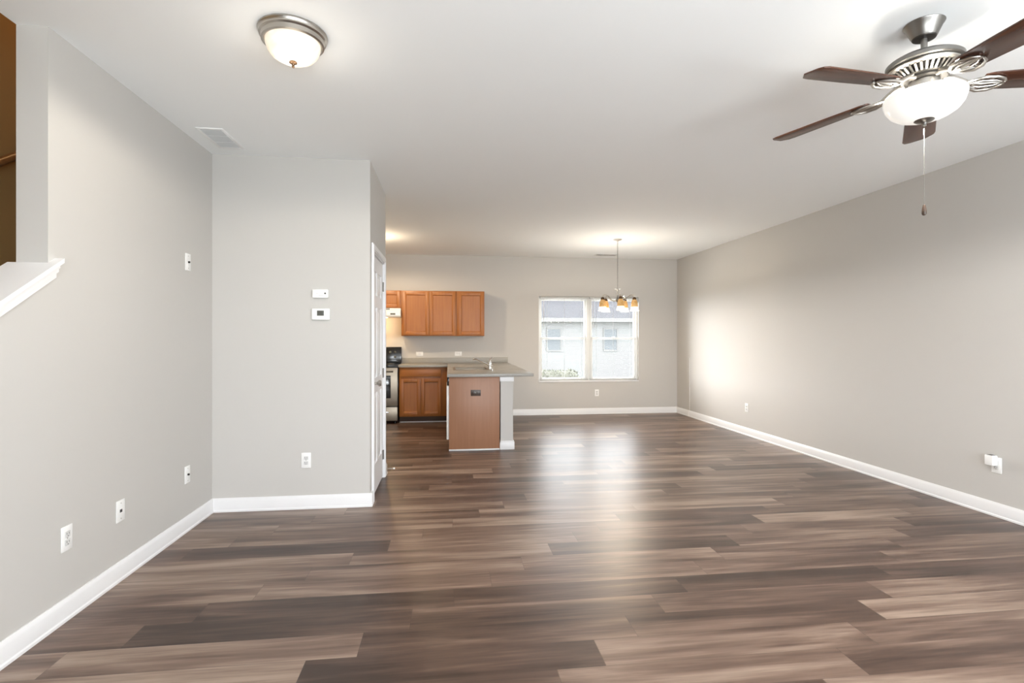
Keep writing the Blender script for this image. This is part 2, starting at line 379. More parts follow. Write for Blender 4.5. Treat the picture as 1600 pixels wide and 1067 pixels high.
# ------------------------------------------------------------------ closet door (faces +X, built facing -Y and turned)
D0, D1 = 4.386, 5.094
dr = thing('door_1', 'white six panel closet door in the side of the closet wall', 'door', (XS, D0, 0), PI / 2, kind='structure')
DW = D1 - D0
t = MB()                                   # slab: stiles and rails around six sunken panels
sx = [0, .105, .322, .386, DW - .105, DW]
rz = [.012, .25, .86, .99, 1.60, 1.70, 1.905, 2.03]
y0, y1 = .008, .043
for a, b in ((0, 1), (2, 3), (4, 5)): t.box(sx[a], sx[b], y0, y1, rz[0], rz[7])
for a, b in ((1, 2), (3, 4)):
    for p, q in ((0, 1), (2, 3), (4, 5), (6, 7)): t.box(sx[a], sx[b], y0, y1, rz[p], rz[q])
t.build('slab', M['trim'], dr, smooth=False)
for a, b in ((1, 2), (3, 4)):
    for p, q in ((1, 2), (3, 4), (5, 6)):
        x0, x1, z0, z1 = sx[a], sx[b], rz[p], rz[q]
        t = MB(); t.box(x0, x1, .018, .036, z0, z1)
        t2 = bmesh.new(); i = .022; j = .042
        vs = [t2.verts.new(v) for v in ((x0 + i, .018, z0 + i), (x1 - i, .018, z0 + i), (x1 - i, .018, z1 - i), (x0 + i, .018, z1 - i),
                                       (x0 + j, .010, z0 + j), (x1 - j, .010, z0 + j), (x1 - j, .010, z1 - j), (x0 + j, .010, z1 - j))]
        t2.faces.new(vs[4:])
        for k in range(4): t2.faces.new((vs[k], vs[(k + 1) % 4], vs[4 + (k + 1) % 4], vs[4 + k]))
        t._add(t2)
        t.build('panel', M['trim'], dr, smooth=False)
t = MB()
for k, (d, z) in enumerate(((0, 0),)):
    t.lathe([(0, 0), (.030, 0), (.031, .004), (.026, .008), (.011, .010), (.010, .032), (.018, .038), (.026, .048), (.027, .058), (.020, .067), (0, .069)], (0, 0, 0), 24)
t.xf(Matrix.Translation((.07, .008, .955)) @ Matrix.Rotation(PI / 2, 4, 'X'))
t.build('knob', M['nickel'], dr)
for z in (.22, 1.0, 1.82):
    MB().tube([(DW + .003, .002, z - .045), (DW + .003, .002, z + .045)], .007, 8).box(DW - .03, DW, .006, .0085, z - .045, z + .045).build('hinge', M['pewter'], dr)
t = MB()                                   # jamb and casing
cw = .058
for x0, x1 in ((-.066, -.008), (DW + .008, DW + .066)):
    t.box(x0, x1, -.012, 0, 0, 2.047); t.box(x0 + .012, x1 - .012, -.017, -.012, 0, 2.058)
t.box(-.066, DW + .066, -.012, 0, 2.047, 2.105); t.box(-.054, DW + .054, -.017, -.012, 2.058, 2.095)
t.box(-.0078, -.002, -.006, .115, 0, 2.034); t.box(DW + .002, DW + .0078, -.006, .115, 0, 2.034); t.box(-.0078, DW + .0078, -.006, .115, 2.034, 2.0448)
t.build('casing', M['trim'], dr, smooth=False)

# door stop springing from the closet's end baseboard
ds = thing('door_stop', 'small spring door stop with white tip on the closet baseboard', 'door stop', (XS + .019, 5.215, .055))
t = MB(); pts = []
for k in range(120):
    a = k * .55; pts.append((.004 + k * .055 / 120, .006 * math.cos(a), .006 * math.sin(a)))
t.tube(pts, .0016, 5); t.build('spring', M['nickel'], ds)
MB().tube([(.059, 0, 0), (.075, 0, 0)], .0085, 12).build('tip', M['plate'], ds)
MB().tube([(0, 0, 0), (.004, 0, 0)], .012, 12).build('base', M['nickel'], ds)

# ------------------------------------------------------------------ far window, blinds
wn = thing('window_1', 'twin double hung white window in the far wall', 'window', (WX0, YB, WZ0), kind='structure')
ww, wh = WX1 - WX0, WZ1 - WZ0
MB().frame(0, ww, 0, wh, .055, .115, .035, .003).box(ww / 2 - .04, ww / 2 + .04, .05, .115, .035, wh - .035, .003).build('frame', M['vinyl'], wn)
MB().box(-.0, ww, -.012, .055, .0005, .026, .004).build('sill', M['trim'], wn)
for x0, x1 in ((.036, ww / 2 - .041), (ww / 2 + .041, ww - .036)):
    up = MB().frame(x0, x1, .745, wh - .036, .088, .108, .032, .002).build('sash', M['vinyl'], wn)
    MB().box(x0 + .03, x1 - .03, .097, .099, .775, wh - .066).build('pane', M['glass'], up)
    lo = MB().frame(x0, x1, .036, .782, .063, .085, .036, .002).build('sash', M['vinyl'], wn)
    MB().box(x0 + .034, x1 - .034, .073, .075, .07, .748).build('pane', M['glass'], lo)
    MB().box((x0 + x1) / 2 - .03, (x0 + x1) / 2 + .03, .053, .064, .782, .795, .002).build('latch', M['vinyl'], lo)
def blind(x0, x1, label, wandx):
    b = thing('window_blind', label, 'blind', (x0, YB, WZ0), 0, 'white slatted blinds on the far window')
    w = x1 - x0; top = wh - .003
    MB().box(0, w, .004, .044, top - .032, top, .003).build('headrail', M['blind'], b)
    t = MB(); n = 62
    for k in range(n):
        z = .062 + (top - .05 - .062) * k / (n - 1)
        t.bm.faces.new([t.bm.verts.new(v) for v in ((.004, .015, z - .0008), (w - .004, .015, z - .0008), (w - .004, .024, z + .0008), (.004, .024, z + .0008))])
        t.bm.faces.new([t.bm.verts.new(v) for v in ((.004, .024, z + .0008), (w - .004, .024, z + .0008), (w - .004, .033, z), (.004, .033, z))])
    t.build('slats', M['blind'], b)
    MB().box(.002, w - .002, .010, .038, .032, .052, .004).build('bottom_rail', M['blind'], b)
    t = MB()
    for x in (.12, w / 2, w - .12):
        for y in (.010, .038): t.tube([(x, y, .05), (x, y, top - .03)], .0011, 4)
    t.build('ladder_cord', M['blind'], b)
    MB().tube([(wandx, -.004, top - .02), (wandx, -.006, top - .55)], .004, 6).build('wand', M['offwhite'], b)
    return b
blind(WX0 + .03, WX0 + ww / 2 - .012, 'white slatted blind on the window half nearer the kitchen counter', .06)
blind(WX0 + ww / 2 + .012, WX1 - .03, 'white slatted blind on the window half behind the chandelier', .06)

# unseen window and door, added behind the viewer to let daylight in
w2 = thing('window_2', 'large white window added unseen behind the viewer for daylight', 'window', (-.55, REAR - .12, .35), kind='structure')
MB().frame(.001, 1.799, .001, 1.899, .01, .06, .05).box(.875, .925, .01, .06, .05, 1.85).build('frame', M['vinyl'], w2)
MB().box(.05, .875, .03, .034, .05, 1.85).build('pane', M['glass'], w2); MB().box(.925, 1.75, .03, .034, .05, 1.85).build('pane', M['glass'], w2)
d2 = thing('door_2', 'glazed door added unseen behind the viewer for daylight', 'door', (1.95, REAR - .12, 0), kind='structure')
MB().frame(.001, 1.799, .001, 2.199, .01, .06, .06).box(.87, .93, .01, .06, .06, 2.14).build('frame', M['vinyl'], d2)
MB().box(.06, .87, .03, .034, .06, 2.14).build('pane', M['glass'], d2); MB().box(.93, 1.74, .03, .034, .06, 2.14).build('pane', M['glass'], d2)

# ------------------------------------------------------------------ wall plates (face -Y locally)
RZ_L, RZ_R = PI / 2, -PI / 2
def slots(b, zc, s=1):
    b.box(-.0085, -.0062, -.0098, -.0092, zc - .001, zc + .008); b.box(.0055, .0078, -.0098, -.0092, zc, zc + .007)
    b.lathe([(0, 0), (.0026, 0), (.0026, .0006), (0, .0006)], (0, 0, 0), 8) if False else b.box(-.0022, .0022, -.0098, -.0092, zc - .010, zc - .006)
def make_outlet(label, loc, rz, group, pm='plate', rm='offwhite', scale=1.0, turn=0):
    o = thing('wall_outlet', label, 'outlet', loc, rz, group)
    R = Matrix.Rotation(turn, 4, 'Y')
    MB().box(-.036, .036, -.006, -.0002, -.059, .059, .0025).xf(R).build('plate', M[pm], o)
    for zc in (.0195, -.0195):
        r = MB().box(-.0165, .0165, -.0092, -.006, zc - .014, zc + .014, .0028).xf(R).build('receptacle', M[rm], o)
        t = MB(); slots(t, zc); t.xf(R).build('slots', M['slot'], r)
    MB().box(-.003, .003, -.0075, -.006, -.003, .003, .001).xf(R).build('screw', M['nickel'], o)
    return o
G_LOW = 'duplex outlets low on the walls'
o1 = make_outlet('white duplex outlet nearest the viewer low on the left wall', (XL, 2.705, .384), RZ_L, G_LOW)
dup(o1, (-1.107, YS, .377), 0, 'white duplex outlet low on the wall below the thermostat')
dup(o1, (2.582, YB, .372), 0, 'white duplex outlet under the far window')
dup(o1, (XR, 6.721, .377), RZ_R, 'white duplex outlet in the brightest stretch of the right wall')
o2 = dup(o1, (XR, 3.43, .384), RZ_R, 'white duplex outlet holding a plugged in adapter on the right wall')
ad = thing('plug_adapter', 'white plug in adapter hanging on the right wall outlet', 'adapter', (XR - .0100, 3.445, .412), RZ_R)
MB().box(-.030, .030, -.046, -.0002, -.030, .045, .006).build('body', M['plate'], ad)
MB().box(-.018, .018, -.040, -.006, .045, .0465).build('vent', M['slot'], ad)
def jack_plate(label, loc, rz, kind):
    o = thing('jack_plate', label, 'wall plate', loc, rz, 'jack plates on the left wall')
    MB().box(-.036, .036, -.006, -.0002, -.059, .059, .0025).build('plate', M['plate'], o)
    if kind == 'coax':
        MB().lathe([(0, 0), (.007, 0), (.007, .010), (.0045, .010), (.0045, .004), (0, .004)], (0, 0, 0), 12).xf(Matrix.Translation((0, -.006, 0)) @ Matrix.Rotation(PI / 2, 4, 'X')).build('connector', M['dark_metal'], o)
    else:
        MB().box(-.010, .010, -.0072, -.006, -.008, .008).build('jack', M['slot'], o)
    for z in (.042, -.042): MB().box(-.003, .003, -.0072, -.006, z - .003, z + .003, .001).build('screw', M['nickel'], o)
    return o
jack_plate('white jack plate high on the left wall', (XL, 3.861, 1.858), RZ_L, 'coax')
jack_plate('white jack plate low on the left wall beside the duplex outlet', (XL, 3.112, .38), RZ_L, 'jack')
jack_plate('white jack plate low on the left wall next to the room corner', (XL, 3.853, .388), RZ_L, 'coax')
# thermostat and the sensor above it
th = thing('thermostat', 'white thermostat with grey display on the closet wall', 'thermostat', (-.994, YS, 1.518))
MB().box(-.068, .068, -.026, -.0002, -.045, .045, .008, 3).build('body', M['plate'], th)
MB().box(-.026, .026, -.0275, -.0255, -.012, .028, .0006).build('display', M['lcd'], th)
MB().box(.036, .040, -.0275, -.0255, -.012, .026, .0006).build('button', M['offwhite'], th)
sn = thing('sensor_box', 'small white sensor box above the thermostat', 'sensor', (-.996, YS, 1.678))
MB().box(-.060, .060, -.030, -.0002, -.034, .034, .006, 3).build('body', M['plate'], sn)
MB().lathe([(0, 0), (.007, 0), (.007, .0015), (0, .0015)], (0, 0, 0), 14).xf(Matrix.Translation((.038, -.030, .002)) @ Matrix.Rotation(PI / 2, 4, 'X')).build('button', M['lcd'], sn)
MB().box(-.03, -.012, -.0308, -.0298, .0, .004).box(-.012, .026, -.0308, -.0298, -.017, -.012).build('vent', M['offwhite'], sn)
# thin white line down the right wall close to the far corner
cb = MB().tube([(XR - .004, 8.43, 1.0), (XR - .004, 8.43, .106), (XR - .022, 8.43, .098), (XR - .023, 8.43, .004)], .0035, 6).build('wall_line', M['plate'])
tag(cb, 'thin white line running down the right wall by the far corner', 'line')

# ------------------------------------------------------------------ ceiling vents
v = thing('ceiling_vent', 'white ceiling vent beside the left wall', 'vent', (-1.595, 3.895, H), 0, 'ceiling air vents')
MB().frame(-.088, .088, -.0, .0, 0, 0, 0).build('tmp', M['trim']) if False else None
t = MB(); fx, fy, fw = .088, .188, .022
t.box(-fx, -fx + fw, -fy, fy, -.008, -.0005, .002).box(fx - fw, fx, -fy, fy, -.008, -.0005, .002)
t.box(-fx + fw, fx - fw, -fy, -fy + fw, -.008, -.0005, .002).box(-fx + fw, fx - fw, fy - fw, fy, -.008, -.0005, .002)
for y in (-.055, .058): t.box(-fx + fw, fx - fw, y - .006, y + .006, -.007, -.001)
t.build('frame', M['plate'], v)
t = MB()
for k in range(22):
    y = -fy + fw + .006 + k * .0148
    t.box(-fx + fw, fx - fw, y, y + .0012, -.010, -.0012)
t.xf(Matrix.Identity(4)).build('louvres', M['offwhite'], v)
MB().box(-fx + fw, fx - fw, -fy + fw, fy - fw, -.0012, -.0006).build('duct', M['slot'], v)
dup(v, (2.635, 8.55, H), PI / 2, 'white ceiling vent in front of the far wall behind the chandelier')

# ------------------------------------------------------------------ flush ceiling light
def flush_light(name, label, x, y, s, mglass, mring, power, down, col):
    o = thing(name, label, 'ceiling light', (x, y, H))
    MB().lathe([(0, -.0005), (.150 * s, -.0005), (.152 * s, -.008), (.146 * s, -.016), (.146 * s, -.024), (.138 * s, -.030), (.136 * s, -.048), (.128 * s, -.052), (.122 * s, -.050), (.118 * s, -.03), (0, -.02)], seg=56).build('base', M[mring], o)
    MB().lathe([(.121 * s, -.046), (.120 * s, -.060), (.112 * s, -.085), (.094 * s, -.108), (.066 * s, -.124), (.034 * s, -.132), (0, -.134)], seg=48).build('shade', M[mglass], o)
    MB().lathe([(0, -.130), (.016 * s, -.132), (.018 * s, -.138), (.008, -.142), (.005, -.150), (.007, -.154), (.004, -.160), (0, -.161)], seg=20).build('finial', M['bronze'], o)
    point(name + '_glow', (0, 0, -.225), power, col, .1, o)
    spot(name + '_downlight', (0, 0, -.17), down, col, .08, False, o)
    return o
flush_light('flush_ceiling_light', 'lit dome ceiling light with brushed metal rim', -.715, 2.516, 1.0, 'flushbowl', 'nickel', FLUSH_W, FLUSH_DOWN, (1, .91, .78))
flush_light('kitchen_ceiling_light', 'lit dome ceiling light in the kitchen behind the closet', -1.03, 7.35, 1.05, 'kbowl', 'nickel', KITCHEN_W, KITCHEN_DOWN, WARM)

# ------------------------------------------------------------------ ceiling fan
FX, FY = 2.115, 2.10
fan = thing('ceiling_fan', 'five blade ceiling fan with lit glass bowl and dark wood blades', 'ceiling fan', (FX, FY, H))
MB().lathe([(0, -.0005), (.074, -.0005), (.077, -.004), (.074, -.010), (.069, -.016), (.058, -.040), (.050, -.058), (.046, -.064)], seg=40).build('canopy', M['pewter'], fan)
MB().lathe([(.046, -.064), (.044, -.068), (.020, -.070), (0, -.070)], seg=32).build('canopy_cap', M['dark_metal'], fan)
MB().tube([(0, 0, -.066), (0, 0, -.130)], .0125, 16).lathe([(.0125, -.112), (.020, -.114), (.020, -.122), (.0125, -.124)], seg=20).build('downrod', M['pewter'], fan)
mt = MB().lathe([(0, -.124), (.022, -.126), (.050, -.134), (.090, -.147), (.120, -.159), (.138, -.169), (.144, -.175), (.144, -.190), (.138, -.194), (.130, -.197)], seg=56).build('motor_housing', M['pewter'], fan)
t = MB().lathe([(.130, -.197), (.136, -.202), (.134, -.207), (.118, -.214)], seg=56)
for k in range(36):
    a = 2 * PI * k / 36
    tt = MB(); tt.prism([(.084, -.236), (.120, -.212), (.122, -.216), (.088, -.243)], 'Y', -.0045, .0045); tt.xf(Matrix.Rotation(a, 4, 'Z'))
    me = bpy.data.meshes.new('tmp'); tt.bm.to_mesh(me); tt.bm.free(); t.bm.from_mesh(me); bpy.data.meshes.remove(me)
t.lathe([(.090, -.234), (.092, -.244), (.078, -.247)], seg=48)
t.build('vent_ring', M['nickel'], mt)
MB().lathe([(.112, -.205), (.080, -.232), (0, -.234)], seg=40).build('core', M['dark_metal'], mt)
MB().lathe([(.078, -.240), (.084, -.246), (.084, -.256), (.050, -.258), (0, -.258)], seg=40).build('flywheel', M['dark_metal'], fan)
MB().lathe([(.050, -.256), (.058, -.262), (.058, -.292), (.064, -.298), (.064, -.306), (.030, -.308), (0, -.308)], seg=40).build('switch_housing', M['nickel'], fan)
# bowl, open at the top; bulbs inside it
bowl = MB().lathe([(.150, -.322), (.1535, -.330), (.152, -.345), (.143, -.372), (.126, -.396), (.100, -.415), (.066, -.428), (.030, -.434), (0, -.435)], seg=56).build('bowl', M['fanbowl'], fan)
MB().lathe([(0, -.432), (.036, -.430), (.038, -.434), (.030, -.440), (.012, -.445), (.008, -.452), (.009, -.458), (.004, -.462), (0, -.463)], seg=32).build('bowl_cap', M['pewter'], fan)
MB().tube([(0, 0, -.308), (0, 0, -.432)], .006, 8).build('bowl_rod', M['nickel'], fan)
t = MB()
zz = -.462
for k in range(70): t.lathe([(0, .0019), (.0017, .001), (.0017, -.001), (0, -.0019)], (0, 0, zz - k * .0050), 6)
t.tube([(0, 0, zz), (0, 0, zz - .352)], .0007, 4)
ch = t.build('pull_chain', M['pewter'], fan)
MB().lathe([(0, -.810), (.005, -.813), (.007, -.822), (.0095, -.840), (.0095, -.852), (.006, -.858), (0, -.860)], seg=14).build('pull_knob', M['brownplate'], ch)
BZ = -.276
irons = []
for k in range(5):
    a = math.radians(47 + 72 * k)
    PITCH = Matrix.Rotation(math.radians(3.8), 4, 'Y') @ Matrix.Rotation(math.radians(-9), 4, 'X')
    R = Matrix.Rotation(a, 4, 'Z')
    # blade in its own frame: length along +x, pitched about its length
    out = [(.205, -.050), (.235, -.060), (.40, -.066), (.600, -.071), (.628, -.066), (.660, -.030), (.662, .040), (.655, .062), (.635, .072), (.40, .066), (.235, .058), (.205, .048)]
    t = MB(); t.prism(out, 'Z', -.003, .003, .0012)
    b = t.build('blade', M['blade'], fan)
    b.matrix_local = Matrix.Translation((0, 0, BZ)) @ R @ PITCH
    # iron: curved arm, forked plate under the blade's root
    t = MB()
    t.tube([(.070, 0, .028), (.105, 0, .026), (.135, 0, .012), (.165, 0, -.006), (.200, 0, -.010)], [.014, .013, .011, .011, .010], 10)
    for sgn in (-1, 1):
        t.tube([(.150, sgn * .004, -.005), (.175, sgn * .030, -.011), (.205, sgn * .048, -.013), (.245, sgn * .047, -.012), (.278, sgn * .030, -.010), (.292, sgn * .008, -.009)], [.006, .007, .007, .007, .006, .004], 8)
        t.tube([(.165, sgn * .006, -.011), (.205, sgn * .022, -.012), (.255, sgn * .018, -.011), (.286, 0, -.009)], .0035, 6)
        t.lathe([(0, .003), (.010, .002), (.012, -.002), (.006, -.006), (0, -.007)], (.236, sgn * .034, -.006), 12)
    t.tube([(.175, 0, -.012), (.292, 0, -.009)], [.007, .004], 8)
    t.lathe([(0, .003), (.010, .002), (.012, -.002), (.006, -.006), (0, -.007)], (.282, 0, -.006), 12)
    t.box(.200, .290, -.012, .012, -.008, -.0035, .001)
    ir = t.build('blade_iron', M['nickel'], fan)
    ir.matrix_local = Matrix.Translation((0, 0, BZ)) @ R @ PITCH
for k in range(3):
    a = 2 * PI * k / 3 + .4
    MB().lathe([(0, .028), (.012, .02), (.018, 0), (.014, -.018), (.010, -.03), (.010, -.045), (0, -.045)], seg=14).build('bulb', M['shaderim'], fan).location = (.078 * math.cos(a), .078 * math.sin(a), -.355)
    point('fan_bulb_glow', (.105 * math.cos(a), .105 * math.sin(a), -.335), FAN_W / 3, (1.0, .95, .87), .02, fan)
spot('fan_bowl_glow', (0, 0, -.47), FAN_DOWN, (1.0, .965, .92), .1, False, fan)

# ------------------------------------------------------------------ chandelier
cx, cy = 2.386, 7.20
cl = thing('chandelier', 'five light chandelier with amber glass bells hanging before the far window', 'chandelier', (cx, cy, H))
MB().lathe([(0, -.0005), (.062, -.0005), (.063, -.006), (.050, -.014), (.020, -.022), (.010, -.030), (0, -.032)], seg=32).build('canopy', M['nickel'], cl)
t = MB()
for k in range(27):                       # chain of oval links
    z = -.034 - k * .0242; pts = []
    for q in range(11):
        u = 2 * PI * q / 10; p = (.0062 * math.cos(u), 0, .0155 * math.sin(u)) if k % 2 else (0, .0062 * math.cos(u), .0155 * math.sin(u))
        pts.append((p[0], p[1], p[2] + z - .012))
    t.tube(pts, .0021, 5, cap=False)
t.build('chain', M['pewter'], cl)
MB().lathe([(0, -.690), (.012, -.692), (.012, -.698), (.040, -.703), (.040, -.708), (.014, -.712), (.013, -.760), (.017, -.775), (.013, -.790), (.013, -.840), (.022, -.855), (.030, -.870), (.022, -.888), (.010, -.900), (.012, -.910), (0, -.918)], seg=24).build('stem', M['pewter'], cl)
for k in range(5):
    a = math.radians(262 + 72 * k); c_, s_ = math.cos(a), math.sin(a)
    path = [(.015, -.865), (.055, -.880), (.100, -.868), (.140, -.830), (.172, -.800), (.205, -.792), (.228, -.806), (.235, -.835)]
    MB().tube([(r * c_, r * s_, z) for r, z in path], .0062, 8).build('arm', M['nickel'], cl)
    o = (.235 * c_, .235 * s_, 0)
    sk = MB().lathe([(0, -.828), (.014, -.830), (.024, -.842), (.028, -.862), (.026, -.868), (0, -.868)], o, 18).build('socket', M['bronze'], cl)
    sh = MB().lathe([(.026, -.864), (.034, -.878), (.043, -.905), (.047, -.940), (.049, -.965)], o, 24).build('shade', M['shadeglass'], cl)
    MB().lathe([(.049, -.965), (.053, -.995), (.061, -1.022), (.058, -1.020), (.045, -.968)], o, 24).build('shade_lip', M['shaderim'], sh)
    MB().lathe([(0, -.875), (.012, -.885), (.020, -.935), (.019, -.965), (.010, -.985), (0, -.988)], o, 14).build('bulb', M['shaderim'], sh)
    spot('chandelier_upglow', (o[0], o[1], -.79), CHAND_UP, (1.0, .88, .72), .03, True, cl)
    point('chandelier_glow', (o[0], o[1], -1.03), CHAND_W, WARM, .04, cl)


# ------------------------------------------------------------------ kitchen
YF = YB - .63                       # front of the base cupboards
def raised_door(x0, x1, z0, z1, y, w=.052):
    """cupboard door facing -Y: frame and a flat panel set back with a bead"""
    t = MB(); t.box(x0, x0 + w, y - .019, y, z0, z1, .002).box(x1 - w, x1, y - .019, y, z0, z1, .002)
    t.box(x0 + w, x1 - w, y - .019, y, z0, z0 + w, .002).box(x0 + w, x1 - w, y - .019, y, z1 - w, z1, .002)
    i = w
    t2 = bmesh.new(); j = w + .007
    vs = [t2.verts.new(v) for v in ((x0 + i, y - .016, z0 + i), (x1 - i, y - .016, z0 + i), (x1 - i, y - .016, z1 - i), (x0 + i, y - .016, z1 - i),
                                   (x0 + j, y - .005, z0 + j), (x1 - j, y - .005, z0 + j), (x1 - j, y - .005, z1 - j), (x0 + j, y - .005, z1 - j))]
    t2.faces.new(vs[4:])
    for k in range(4): t2.faces.new((vs[k], vs[(k + 1) % 4], vs[4 + (k + 1) % 4], vs[4 + k]))
    t._add(t2); return t
def upper(label, x0, x1, z0, z1, doors):
    y = YB - .305
    o = thing('wall_cabinet', label, 'cabinet', (x0, YB, z0), 0, 'honey wood wall cabinets over the counter')
    w, h, d = x1 - x0, z1 - z0, .305
    MB().box(.001, w - .001, -d, -.001, 0, h, .001).build('body', M['cab'], o)
    for a, b in doors: raised_door(a - x0, b - x0, .018, h - .018, -d - .0005).build('door', M['cab'], o)
    return o
upper('short honey wood wall cabinet above the range hood', -1.528, -.768, 1.815, 2.105, [(-1.51, -1.155), (-1.145, -.785)])
upper('two door honey wood wall cabinet next to the range hood', -.767, .128, 1.368, 2.105, [(-.745, -.323), (-.317, .105)])
upper('single door honey wood wall cabinet at the end of the row', .128, .583, 1.368, 2.105, [(.152, .568)])
# base cupboard by the range
bc = thing('base_cabinet', 'brown wood base cabinet with drawer and two doors beside the range', 'cabinet', (-.772, YB, 0))
bw = .742
MB().box(0, bw + .02, -.61, -.002, .1, .873, .001).build('body', M['cab'], bc)
MB().box(0, bw + .02, -.545, -.02, .001, .1).build('toe_kick', M['kick'], bc)
MB().box(0, bw + .02, -.556, -.5455, .001, .016, .003).build('shoe_trim', M['trim'], bc)
MB().box(.018, .650, -.630, -.6105, .730, .848, .005).build('drawer', M['cabh'], bc)
for a, b in ((.018, .328), (.340, .650)): raised_door(a, b, .125, .692, -.6105, .05).build('door', M['cab'], bc)
# peninsula cupboards and the end panel facing the room
pc = thing('peninsula_cabinet', 'brown wood peninsula cabinet with a flat end panel facing the room', 'cabinet', (0, 6.2, 0))
MB().box(.0, .600, 0, .019, .018, .873, .001).build('end_panel', M['panel'], pc)
MB().box(.0, .600, -.010, .012, .001, .017, .003).build('shoe_trim', M['trim'], pc)
MB().box(.012, .030, .64, 2.1, .1, .873, .001).box(.585, .6, .02, 2.1, .1, .873).box(.012, .6, 1.56, 2.1, .1, .873).box(.03, .585, .64, 1.56, .1, .118).build('body', M['cab'], pc)
MB().box(.07, .58, .66, 2.1, .001, .1).build('toe_kick', M['kick'], pc)
for a, b in ((.67, 1.10), (1.11, 1.54)):
    raised_door(a, b, .125, .845, 0, .05).xf(Matrix.Translation((.0115, 0, 0)) @ Matrix.Rotation(-PI / 2, 4, 'Z') @ Matrix.Scale(-1, 4, (1, 0, 0))).build('door', M['cab'], pc)
ob = make_outlet('dark brown outlet set sideways in the wooden end panel', (.316, 6.199, .682), 0, 'outlet in the peninsula end panel', 'brownplate', 'brownplate', 1, PI / 2)
del ob['group']
# dishwasher
dw = thing('dishwasher', 'white dishwasher seen edge on at the kitchen side of the peninsula', 'dishwasher', (-.012, 6.222, 0))
MB().box(.03, .58, .004, .606, .10, .868, .002).build('body', M['appl'], dw)
MB().box(-.016, .029, .004, .606, .13, .765, .006).build('door', M['appl'], dw)
MB().box(-.010, .029, .004, .606, .770, .868, .004).build('control_panel', M['black'], dw)
MB().box(.05, .56, .01, .60, .002, .098).build('kick_plate', M['black'], dw)
# knee wall behind the peninsula cupboards
kw = MB().box(.612, .762, 6.205, YB - .001, 0, .872)
kwo = struct(kw.build('wall_peninsula', M['wall']), 'short grey half wall behind the peninsula cabinet', 'wall')
t = MB()
t.box(.603, .772, 6.193, YB - .002, .815, .873, .004).build('cap_trim', M['trim'], kwo)
MB().box(.603, .778, 6.188, YB - .021, .0005, .092, .004).box(.606, .774, 6.192, YB - .021, .092, .104, .004).build('base_trim', M['trim'], kwo)
# worktop: one L-shaped slab with a cut-out for the sink
CT0, CT1 = .8745, .912
ct = thing('countertop', 'grey L shaped countertop running along the wall and over the peninsula', 'countertop', (0, YB, 0))
PX0, PX1, PY0 = -.022, 1.005, 6.145
SX0, SX1, SY0, SY1 = .075, .515, 6.87, 7.52
t = MB()
yl = lambda y: y - YB
t.box(-.783, PX0, yl(YF - .025), -.001, CT0, CT1, .004)
t.box(PX0, PX1, yl(PY0), yl(SY0), CT0, CT1, .004).box(PX0, PX1, yl(SY1), -.001, CT0, CT1, .004)
t.box(PX0, SX0, yl(SY0) - .004, yl(SY1) + .004, CT0, CT1, .001).box(SX1, PX1, yl(SY0) - .004, yl(SY1) + .004, CT0, CT1, .001)
t.build('slab', M['counter'], ct)
MB().box(-.783, 1.005, -.021, -.001, CT1 - .001, 1.003, .004).build('backsplash', M['counter'], ct)
# sink
sk = thing('kitchen_sink', 'stainless steel double bowl sink let into the peninsula counter', 'sink', ((SX0 + SX1) / 2, (SY0 + SY1) / 2, CT1))
sw, sd = (SX1 - SX0) / 2, (SY1 - SY0) / 2
t = MB(); t.box(-sw - .02, -sw + .012, -sd - .02, sd + .02, .0005, .006, .002).box(sw - .012, sw + .06, -sd - .02, sd + .02, .0005, .006, .002)
t.box(-sw + .012, sw - .012, -sd - .02, -sd + .012, .0005, .006, .002).box(-sw + .012, sw - .012, sd - .012, sd + .02, .0005, .006, .002).box(-sw + .012, sw - .012, -.015, .015, .0005, .006, .002)
t.build('rim', M['steel'], sk)
for y0, y1 in ((-sd + .013, -.016), (.016, sd - .013)):
    t = MB(); x0, x1 = -sw + .013, sw - .013
    t.box(x0, x1, y0, y0 + .002, -.17, 0).box(x0, x1, y1 - .002, y1, -.17, 0).box(x0, x0 + .002, y0, y1, -.17, 0).box(x1 - .002, x1, y0, y1, -.17, 0).box(x0, x1, y0, y1, -.172, -.17)
    t.build('basin', M['steel'], sk)
# faucet
fc = thing('faucet', 'chrome faucet with long slanted spout on the peninsula', 'faucet', (.535, 6.86, CT1 + .0065))
MB().lathe([(0, 0), (.028, 0), (.028, .008), (.022, .014), (.019, .05), (.021, .07), (.017, .10), (.012, .118), (0, .121)], seg=20).build('body', M['chrome'], fc)
MB().tube([(-.005, 0, .055), (-.06, .015, .085), (-.14, .045, .122), (-.19, .062, .140), (-.21, .07, .136), (-.216, .072, .118)], [.013, .012, .011, .011, .011, .011], 12).build('spout', M['chrome'], fc)
MB().tube([(0, 0, .115), (.012, -.004, .14), (.03, -.01, .165)], [.009, .007, .006], 10).build('lever', M['chrome'], fc)
sp = thing('soap_dispenser', 'small chrome soap dispenser on the counter in front of the faucet', 'soap dispenser', (.550, 6.66, CT1 + .0005))
MB().lathe([(0, 0), (.018, 0), (.018, .006), (.010, .010), (.009, .05), (.012, .06), (0, .066)], seg=16).build('body', M['chrome'], sp)
MB().tube([(0, 0, .058), (-.05, .01, .064)], .005, 8).build('nozzle', M['chrome'], sp)
# counter outlets, lying sideways
oc = make_outlet('white sideways outlet above the counter close to the range', (-.493, YB, 1.068), 0, 'sideways outlets above the counter', 'plate', 'plate', 1, PI / 2)
dup(oc, (.157, YB, 1.068), 0, 'white sideways outlet above the counter over the peninsula corner')

